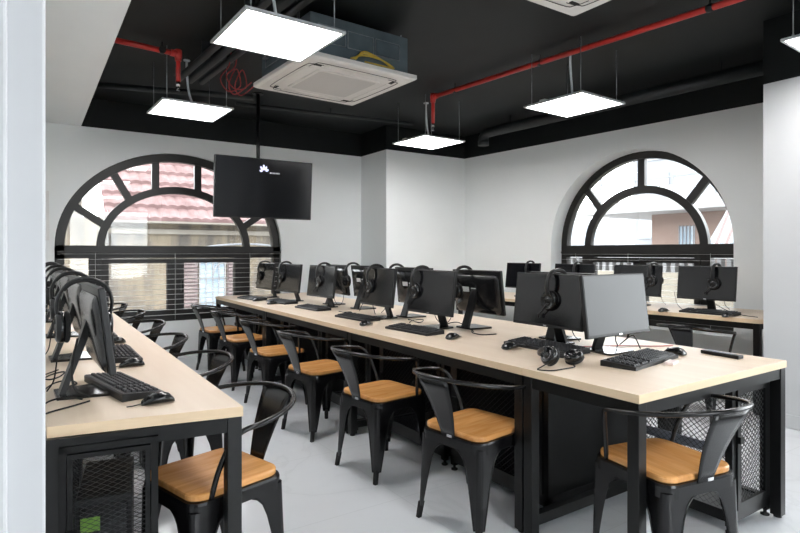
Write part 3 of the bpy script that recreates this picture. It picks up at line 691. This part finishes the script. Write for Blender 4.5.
# ------------------------------------------------------------------ chairs
def make_chair():
    root = empty('metal_armchair')
    s = MB(); sq = rrect(.180, .180, .055, 7)
    s.loft([[Vector((x*k, y*k, z)) for x, y in sq] for k, z in ((.985, .436), (1, .440), (1, .453), (.985, .4585), (.95, .460))], 0, False)
    s.build('seat', 'seat_wood', root)
    f = MB(); o_ = rrect(.190, .190, .055, 7)
    f.loft([[Vector((x*k, y*k, z)) for x, y in o_] for k, z in ((1.0, .385), (1.0, .425), (.985, .434), (.9, .436))])
    f.build('seat_frame', 'chair_steel', root)
    prof = [(.405, .186), (.393, .160), (.375, .122), (.35, .098), (.305, .080), (.23, .063), (.15, .049), (.09, .038), (.06, .032)]
    for sx in (-1, 1):
        for sy in (-1, 1):
            secs = []
            for z, w in prof:
                t = (.405-z)/.345; c = .186+.008*t
                if sx < 0: cx = c+(.006*t*t)
                else: cx = c-.004*t
                cy = c; r_ = .022; th = .005
                def arc(r0, off): return [(-off-r0+r0*math.cos(R(a)), -off-r0+r0*math.sin(R(a))) for a in (0, 30, 60, 90)]
                ou = [(0, -w)] + arc(r_, 0) + [(-w, 0)]
                inn = [(-w, -th)] + arc(r_-th*.6, th)[::-1] + [(-th, -w)]
                secs.append([Vector((sx*(cx+x), sy*(cy+y), z)) for x, y in ou+inn])
            lg = MB(); lg.loft(secs, 0, False)
            # rolled edges that catch the light along the arches
            for idx in (0, 5):
                lg.tube([sec[idx] for sec in secs[1:]], .0035, 5)
            l_ = lg.build('leg', 'chair_steel', root)
            ft = MB(); t = 1; cx = (.194+.006) if sx < 0 else .190; ex = .012 if sx < 0 else .004
            ft.loft([[Vector((sx*(cx-.014+dx+e*ex), sy*(.194-.014+dy+e*.006), z_)) for dx, dy in ((-.011*q, -.011*q), (.011*q, -.011*q), (.011*q, .011*q), (-.011*q, .011*q))] for z_, e, q in ((.075, 0, 1), (.0, 1, .9))])
            ft.build('rubber_foot', 'rubber', l_)
    half = [(.115, -.178, .43), (.098, -.200, .53), (.070, -.232, .625), (.035, -.256, .663), (-.04, -.266, .676), (-.14, -.248, .690), (-.23, -.188, .704), (-.285, -.095, .713), (-.302, 0, .716)]
    loop = half + [(x, -y, z) for x, y, z in half[-2::-1]]
    b = MB(); b.tube(crom(loop, 5), .0095, 10); b.build('back_frame', 'chair_steel', root)
    sp = MB(); secs = []
    for k in range(7):
        t = k/6; z = .425+.285*t; hw = .038+.055*t; x = -.186-.112*t+.012*math.sin(PI*t)
        row = []
        for j in range(7): y = -hw+2*hw*j/6; row.append(Vector((x+.22*(y*y)*(1 if k else 1)*t*1.6, y, z)))
        for j in range(6, -1, -1): y = -hw+2*hw*j/6; row.append(Vector((x+.22*(y*y)*t*1.6-.004, y, z)))
        secs.append(row)
    sp.loft(secs, 0, True); sp.build('backrest', 'chair_steel', root)
    MB().box(-.1995, -.1975, -.030, -.002, .432, .443, mtx=Matrix.Translation((-.002, 0, 0))).build('label_tag', 'sticker', root)
    return root
CH = Proto(make_chair()); gc = 'black metal armchairs with orange wooden seats'
for k, y in enumerate((2.01, 2.81, 3.64, 4.47, 5.32, 6.06)):
    CH.place((1.752-.008*k+(.022 if k == 0 else 0), y+.015, 0), R((8, 7, 9, 6, 8, 5)[k]), '%s black metal armchair with wooden seat along the left side of the central table' % od[k], 'chair', gc)
CH.place((2.095, 1.275, 0), R(80), 'black metal armchair with wooden seat at the near end of the central table', 'chair', gc)
for k, (x, y) in enumerate(((.568, 2.125), (.60, 3.03), (.56, 3.88), (.59, 4.77), (.60, 5.74), (.56, 6.62))):
    CH.place((x, y, 0), R(180+(16, 15, 13, 16, 14, 12)[k]), '%s black metal armchair with wooden seat along the left wall desks' % od[k], 'chair', gc)
for x, y, l in ((4.36, 2.36, 'black metal armchair at the right window desk, near the white pier'), (4.30, 3.2, 'black metal armchair at the right window desk behind the silver-grey screen')):
    CH.place((x, y, 0), R(5), l, 'chair', gc)

# ------------------------------------------------------------------ computers
TILT = R(-7)
def panel_mtx(zc=.25): return Matrix.Translation((0, 0, zc)) @ Matrix.Rotation(TILT, 4, 'Y')
def make_monitor(scr, w=.495, h=.30, stickers=False):
    root = empty('monitor'); m_ = panel_mtx()
    ho = MB(); ho.box(-.022, 0, -w/2, w/2, -h/2, h/2, mtx=m_, bev=.004); ho.build('housing', 'plastic_black', root)
    MB().box(0, .0012, -w/2+.008, w/2-.008, -h/2+.016, h/2-.008, mtx=m_).build('display', scr, root)
    bc = MB(); bc.loft([[m_ @ Vector((x, p_, q_-.012)) for p_, q_ in rrect(w/2*k, h/2*k2, .045*k2, 6)] for x, k, k2 in ((-.0215, .95, .90), (-.027, .945, .89), (-.036, .88, .82), (-.043, .74, .68), (-.047, .5, .45))], 0, True)
    b_ = bc.build('back_cover', 'plastic_gloss', root)
    if stickers:
        MB().box(-.0485, -.0481, .05, .12, .0, .035, mtx=m_).box(-.0485, -.0481, -.02, .03, .01, .03, mtx=m_).build('sticker', 'sticker', b_)
    ar = MB(); ar.loft([[Vector((x, sy*y, z_)) for sy in (-1, 1) for x, z_ in ((xa, za), (xb, zb2))][0:2] + [Vector((xb, y, zb2)), Vector((xa, y, za))] for xa, xb, za, zb2, y in ((-.135, -.115, .010, .010, .034), (-.10, -.082, .11, .10, .030), (-.062, -.04, .23, .215, .028), (-.05, -.035, .27, .26, .028))])
    ar.build('stand_arm', 'plastic_black', root)
    ba = MB(); ba.prism([(-.145, -.075), (-.145, .075), (.02, .105), (.035, .09), (.035, -.09), (.02, -.105)], 0, .011); ba.build('stand_base', 'plastic_gloss', root)
    MB().box(.0012, .0022, -.012, .012, -h/2+.005, -h/2+.011, mtx=m_).build('badge', 'chrome', root)
    return root
MF = Proto(make_monitor('screen')); MR = Proto(make_monitor('screen', stickers=True)); ME = Proto(make_monitor('screen_matte', .512, .315)); MW = Proto(make_monitor('screen'))
gM = 'computer monitors'
def headset_build():
    root = empty('headset')
    pth = crom([(.046, 0, -.115), (.052, 0, -.06), (.03, 0, -.004), (-.025, 0, .022), (-.085, 0, .008), (-.122, 0, -.05), (-.122, 0, -.115)], 5)
    MB().tube(pth, .0065, 8, sx=2.4, up=(0, 1, 0)).build('headband', 'plastic_black', root)
    pp = [p+Vector((.0, 0, -.008)) for p in pth[8:23]]
    MB().tube(pp, .006, 8, sx=2.0, up=(0, 1, 0)).build('band_pad', 'cushion', root)
    for x, sg in ((.026, 1), (-.104, -1)):
        c = MB(); mx = Matrix.Translation((x, 0, -.15)) @ Matrix.Rotation(sg*PI/2, 4, 'Y')
        c.lathe([(.036, -.006), (.055, -.004), (.057, .010), (.050, .022), (.042, .025), (.038, .020), (.016, .020), (.013, .025)], 20, mtx=mx)
        cu = c.build('ear_cup', 'plastic_gloss', root)
        pd = MB(); pd.lathe([(.026, -.019), (.048, -.020), (.057, -.014), (.056, -.006), (.036, -.006)], 20, mtx=mx); pd.build('ear_pad', 'cushion', cu)
        yk = MB(); yk.bar((x+sg*.014, 0, -.155), (x+sg*.018, 0, -.105), .02, .006, up=(1, 0, 0)); yk.build('yoke', 'plastic_black', cu)
    mi = MB(); mi.tube(crom([(.044, .0, -.16), (.05, -.03, -.20), (.05, -.06, -.235)]), .004, 6); mi.lathe([(.006, -.012), (.008, 0), (.006, .012)], 8, mtx=Matrix.Translation((.05, -.062, -.237))); mi.build('microphone', 'plastic_black', root)
    cb = MB(); cb.tube(crom([(-.115, .0, -.19), (-.12, .02, -.25), (-.13, .03, -.34), (-.15, .06, -.385)]), .0025, 6); cb.build('cable', 'rubber', root)
    return root
HS = Proto(headset_build()); gH = 'gaming headsets hung over the monitors'
gHD = None
def monitor(proto, x, y, deg, label, hs=None, hlabel=None, h=.30):
    o = proto.place((x, y, TZ), R(deg), label, 'monitor', gM)
    if hs is not None:
        top = panel_mtx() @ Vector((0, 0, h/2)); top = Vector((top.x, hs, top.z+.0015))
        p = Matrix.Translation((x, y, TZ)) @ Matrix.Rotation(R(deg), 4, 'Z') @ top
        HS.place(p, R(deg), hlabel, 'headset', gH)
def side(k): return od[k]
# left row of the central table (faces the camera side)
for k, (x, y, dg, hy) in enumerate(((2.42, 2.16, 180, .03), (2.27, 3.06, 181, -.16), (2.27, 3.76, 179, -.10), (2.28, 4.80, 184, -.02), (2.28, 5.60, 186, -.14), (2.25, 6.22, 181, -.13))):
    monitor(MF, x, y, dg, '%s dark-screened monitor along the left side of the central table' % od[k], hy, 'black headset hung over the %s monitor along the left side of the central table' % od[k])
# right row (backs towards the camera)
for k, (x, y, dg, hy) in enumerate(((2.70, 2.27, 0, None), (2.60, 2.93, 0, .10), (2.62, 3.72, 2, .20), (2.62, 4.50, 2, .18), (2.60, 5.05, -4, None))):
    monitor(MR, x, y, dg, '%s monitor with its back to the camera, right side of the central table' % od[k], hy, 'black headset hung over the %s monitor showing its back on the central table' % od[k])
monitor(ME, 2.515, 1.775, -90, 'monitor with a pale silver-grey screen on the near end desk', h=.315)
# left wall row
for k, y in enumerate((2.36, 3.17, 4.05, 4.95, 5.85, 6.60)):
    x = .218 if k == 0 else .22
    monitor(MW, x, y, (2 if k == 0 else 3), '%s edge-on monitor along the left wall desks' % od[k], .0-.03 if k == 0 else -.04*(k % 2), 'black headset hung over the %s monitor along the left wall desks' % od[k])
# right window desk
for k, (x, y, hy, nm) in enumerate(((4.98, 2.625, .07, 'nearest the white pier'), (4.93, 3.27, .15, 'second from the white pier'), (4.87, 3.98, .03, 'third from the white pier'), (4.82, 4.68, .08, 'fourth from the white pier'))):
    monitor(MF, x, y, 184.5, 'dark monitor on the right window desk, '+nm, hy, 'black headset hung over the window desk monitor '+nm)

def make_keyboard(L=.44, D=.145):
    root = empty('keyboard')
    b = MB(); b.loft([[Vector((x, y, z)) for x, z in ((-D/2, 0), (D/2, 0), (D/2, .024), (D/2-.006, .027), (-D/2+.004, .015), (-D/2, .012))] for y in (-L/2, -L/2+.003, L/2-.003, L/2)])
    b.build('case', 'plastic_black', root)
    blocks = [MB(), MB(), MB()]; rows = 6; pit = (D-.03)/rows; sl = (.027-.015)/(D-.01)
    cols = int((L-.03)/.0195); g1, g2 = int(cols*.68), int(cols*.83)
    for r_ in range(rows):
        x = -D/2+.014+pit*(r_+.5); z = .013+sl*(x+D/2); c = 0
        while c < cols:
            wd = 6 if (r_ == 0 and c == 3) else 1
            y0 = -L/2+.016+c*.0195; y1 = y0+.0195*wd-.003
            if c not in (g1, g2):
                blocks[(c > g1)+(c > g2)].loft([[Vector((x-pit/2+i, y0+i, z+zz)), Vector((x+pit/2-.003-i, y0+i, z+zz+sl*pit)), Vector((x+pit/2-.003-i, y1-i, z+zz+sl*pit)), Vector((x-pit/2+i, y1-i, z+zz))] for i, zz in ((0, 0), (.0025, .0085))])
            c += wd
    for b_, nm in zip(blocks, ('letter_keys', 'arrow_keys', 'number_pad')): b_.build(nm, 'keycap', root)
    return root
KB = Proto(make_keyboard()); KE = Proto(make_keyboard(.46, .165)); gk = 'black keyboards'
def kbd(x, y, dg, label, proto=None): (proto or KB).place((x, y, TZ+.0005), R(dg), label, 'keyboard', gk)
# local +x points to the monitor
for k, (x, y, dg) in enumerate(((2.315, 2.08, 0), (2.10, 3.01, 4), (2.13, 3.83, 3), (2.16, 4.72, 3), (2.17, 5.50, 4), (2.06, 6.10, 8))):
    kbd(x, y, dg, '%s black keyboard along the left side of the central table' % od[k], KE if k == 0 else KB)
kbd(2.41, 1.575, 99, 'black keyboard on the near end desk before the pale silver screen', KE)
for k, (x, y, dg) in enumerate(((.292, 2.36, 191), (.375, 3.12, 180), (.37, 4.0, 180), (.37, 4.9, 180), (.37, 5.8, 180))):
    kbd(x, y, dg, '%s black keyboard along the left wall desks' % (od[k] if k < 4 else 'farthest'))
kbd(4.80, 2.50, 4, 'black keyboard on the right window desk, nearest the white pier')
def make_mouse():
    root = empty('computer_mouse'); secs = []
    n = 14
    prof = [(-.052, .012, .004), (-.048, .024, .016), (-.035, .030, .030), (-.012, .0315, .038), (.015, .030, .034), (.038, .027, .024), (.05, .021, .014), (.054, .010, .006)]
    for x, hw, hh in prof: secs.append([Vector((x, hw*math.cos(2*PI*k/n), max(0, .004+hh*.5+hh*.5*math.sin(2*PI*k/n)-.004))) for k in range(n)])
    MB().loft(secs, 0, True).build('body', 'plastic_gloss', root)
    MB().lathe([(.008, -.004), (.010, 0), (.008, .004)], 12, mtx=Matrix.Translation((.034, 0, .020)) @ Matrix.Rotation(PI/2, 4, 'X')).build('scroll_wheel', 'rubber', root)
    MB().tube([(.052, 0, .006), (.08, .004, .004), (.10, .0, .003)], .002, 6).build('cable', 'rubber', root)
    return root
MO = Proto(make_mouse()); gm = 'black computer mice'
for x, y, dg, l in ((2.15, 2.175, 10, 'nearest black mouse along the left side of the central table'), (2.115, 2.62, 20, 'black mouse just right of the second keyboard on the central table'),
                    (1.985, 3.44, 30, 'black mouse near the table edge in front of the third central keyboard'), (2.03, 5.40, 10, 'black mouse at the fifth keyboard of the central table'), (2.03, 5.83, 10, 'black mouse at the farthest keyboard of the central table'),
                    (2.735, 1.595, 95, 'black mouse at the right end of the near end desk keyboard'), (.365, 2.055, 185, 'black mouse nearest the camera on the left wall desk'), (.385, 2.79, 180, 'second black mouse along the left wall desks'),
                    (.405, 3.55, 180, 'third black mouse along the left wall desks'), (4.66, 2.28, 0, 'black mouse on the right window desk beside the white pier'), (4.62, 2.80, 0, 'black mouse on the right window desk beside the silver-grey screen')):
    MO.place((x, y, TZ+.0005), R(dg), l, 'mouse', gm)
# headset lying on the desk
hd = thing('headset', 'black headset lying on the desk in front of the nearest central keyboard', 'headset', (2.02, 1.745, TZ), R(10))
for i, (cx, cy, tilt) in enumerate(((-.055, .0, 62), (.075, -.045, 25))):
    mx = Matrix.Translation((cx, cy, .048 if i == 0 else .034)) @ Matrix.Rotation(R(-20), 4, 'Z') @ Matrix.Rotation(R(-tilt), 4, 'Y')
    c = MB(); c.lathe([(.030, -.006), (.044, -.004), (.046, .010), (.040, .020), (.032, .022), (.030, .018), (.012, .018), (.010, .022)], 20, mtx=mx); cu = c.build('ear_cup', 'plastic_gloss', hd)
    MB().lathe([(.022, -.021), (.038, -.022), (.045, -.014), (.044, -.006), (.030, -.006)], 20, mtx=mx).build('ear_pad', 'cushion', cu)
MB().tube(crom([(-.06, .02, .08), (-.02, .08, .055), (.05, .12, .03), (.12, .08, .02), (.125, .0, .02), (.09, -.045, .03)]), .006, 8, sx=2.0, up=(0, 0, 1)).build('headband', 'plastic_black', hd)
MB().tube(crom([(-.07, -.02, .03), (-.13, .0, .008), (-.17, -.01, .004), (-.15, -.06, .004), (-.08, -.08, .004), (.0, -.09, .004), (.04, -.06, .004)]), .003, 6).build('cable', 'rubber', hd)
rm = thing('remote_control', 'long black remote control on the right part of the near end desk', 'remote control', (2.882, 1.44, TZ), R(-6))
MB().box(-.022, .022, -.098, .098, .0005, .018, bev=.004).build('body', 'plastic_black', rm)
kk = MB()
for r_ in range(8):
    for c in range(3): kk.box(-.015+c*.012, -.008+c*.012, -.06+r_*.018, -.05+r_*.018, .018, .020)
kk.build('buttons', 'grey_sheet', rm)
cd = MB(); cd.box(-.02, .02, -.045, .045, .0005, .012, mtx=Matrix.Translation((2.485, 1.468, TZ)) @ Matrix.Rotation(R(-75), 4, 'Z'), bev=.001)
tag(cd.build('eraser', 'pink_card'), 'small pinkish white block lying before the near end keyboard', 'eraser')
# cables on the desks
def cable(label, pts, r_=.003, m_='rubber'):
    t = MB(); t.tube(crom(pts, 6), r_, 6); tag(t.build('desk_cable', m_), label, 'cable', 'loose desk cables')
Z = TZ+.004
cable('black cable looping across the left desk nearest the camera', [(.03, 2.09, Z), (.06, 2.12, Z), (.12, 2.16, Z), (.17, 2.20, Z)])
cable('second black cable curving behind the nearest left monitor base', [(.025, 2.2, Z), (.06, 2.28, Z), (.11, 2.30, Z), (.15, 2.24, Z)])
cable('thin black cable snaking between the first two left monitors', [(.035, 2.45, Z), (.08, 2.58, Z), (.13, 2.60, Z), (.15, 2.52, Z), (.11, 2.47, Z)])
cable('black cable coiled before the second left monitor base', [(.03, 2.65, Z), (.07, 2.76, Z), (.12, 2.80, Z), (.10, 2.70, Z), (.06, 2.66, Z), (.04, 2.75, Z), (.1, 2.86, Z)])
cable('black cable bundle rising behind the nearest left monitor', [(.14, 2.30, .96), (.12, 2.27, .86), (.13, 2.24, .79), (.17, 2.22, Z+.01)], .004)
cable('black cable behind the silver-grey screen curving on the desk', [(2.60, 1.84, .88), (2.62, 1.86, .80), (2.66, 1.88, Z), (2.60, 1.93, Z), (2.52, 1.95, Z)])
cable('thin black cable hooped right of the silver-grey screen', [(2.72, 1.78, Z), (2.74, 1.82, .80), (2.76, 1.86, .81), (2.74, 1.92, Z)])
cable('thin red cable lying behind the silver-grey screen', [(2.50, 2.0, Z), (2.7, 1.90, Z), (2.86, 1.78, Z), (2.96, 1.74, Z)], .0025, 'red_cable')
cable('black cable curving on the desk between second and nearest central monitors', [(2.42, 2.80, Z), (2.36, 2.72, Z), (2.36, 2.62, Z), (2.45, 2.60, Z)])
cable('black cable behind the second central monitor', [(2.38, 3.1, Z), (2.44, 2.98, .79), (2.46, 2.86, Z), (2.40, 2.76, Z)])
cable('black cable tangle between second and third central monitors', [(2.40, 3.5, Z), (2.34, 3.42, Z+.02), (2.38, 3.34, Z), (2.46, 3.40, Z+.01), (2.42, 3.48, Z), (2.32, 3.38, Z)])
cable('black cable arching between third and fourth central monitors', [(2.42, 4.3, Z), (2.40, 4.2, .83), (2.42, 4.1, .84), (2.40, 4.0, Z)])
cable('black cable between fourth and third central keyboards', [(2.24, 4.35, Z), (2.2, 4.25, Z+.012), (2.26, 4.18, Z), (2.32, 4.28, Z), (2.25, 4.3, Z)])
cable('black cable trailing from the window desk monitor to the white pier', [(4.93, 2.52, .83), (4.86, 2.40, .79), (4.80, 2.25, .765), (4.82, 2.13, Z)])
cable('thin brown cable hanging behind the window desk monitors', [(5.04, 2.95, .90), (5.0, 2.9, .80), (4.95, 2.82, Z), (4.9, 2.75, Z)], .0025)

# ------------------------------------------------------------------ camera, world
cam = bpy.data.cameras.new('camera'); co = bpy.data.objects.new('camera', cam); COL.objects.link(co)
cam.sensor_width = 36; cam.lens = 36*558/800; cam.shift_y = -13.5/800; cam.clip_start = .05; cam.clip_end = 300
co.location = (0, 0, 1.265); co.rotation_euler = (PI/2, 0, R(-33.5)); SC.camera = co
w = bpy.data.worlds.new('world'); SC.world = w; w.use_nodes = True; nt = w.node_tree
bg = nt.nodes['Background']
sky = nt.nodes.new('ShaderNodeTexSky'); sky.sky_type = 'HOSEK_WILKIE'; sky.turbidity = 8; sky.ground_albedo = .5; sky.sun_direction = Vector((-.3, -.5, .8)).normalized()
mx = nt.nodes.new('ShaderNodeMix'); mx.data_type = 'RGBA'; mx.inputs[0].default_value = .92
nt.links.new(sky.outputs[0], mx.inputs[6]); mx.inputs[7].default_value = (.95, .98, 1.0, 1)
nt.links.new(mx.outputs[2], bg.inputs[0]); bg.inputs[1].default_value = 4.2
vs = SC.view_settings; vs.view_transform = 'Standard'; vs.look = 'None'; vs.gamma = 1; vs.use_curve_mapping = False; vs.exposure = 1.58
SC.cycles.use_denoising = True; SC.cycles.max_bounces = 10; SC.cycles.diffuse_bounces = 5; SC.cycles.transparent_max_bounces = 16
SC.cycles.sample_clamp_indirect = 8
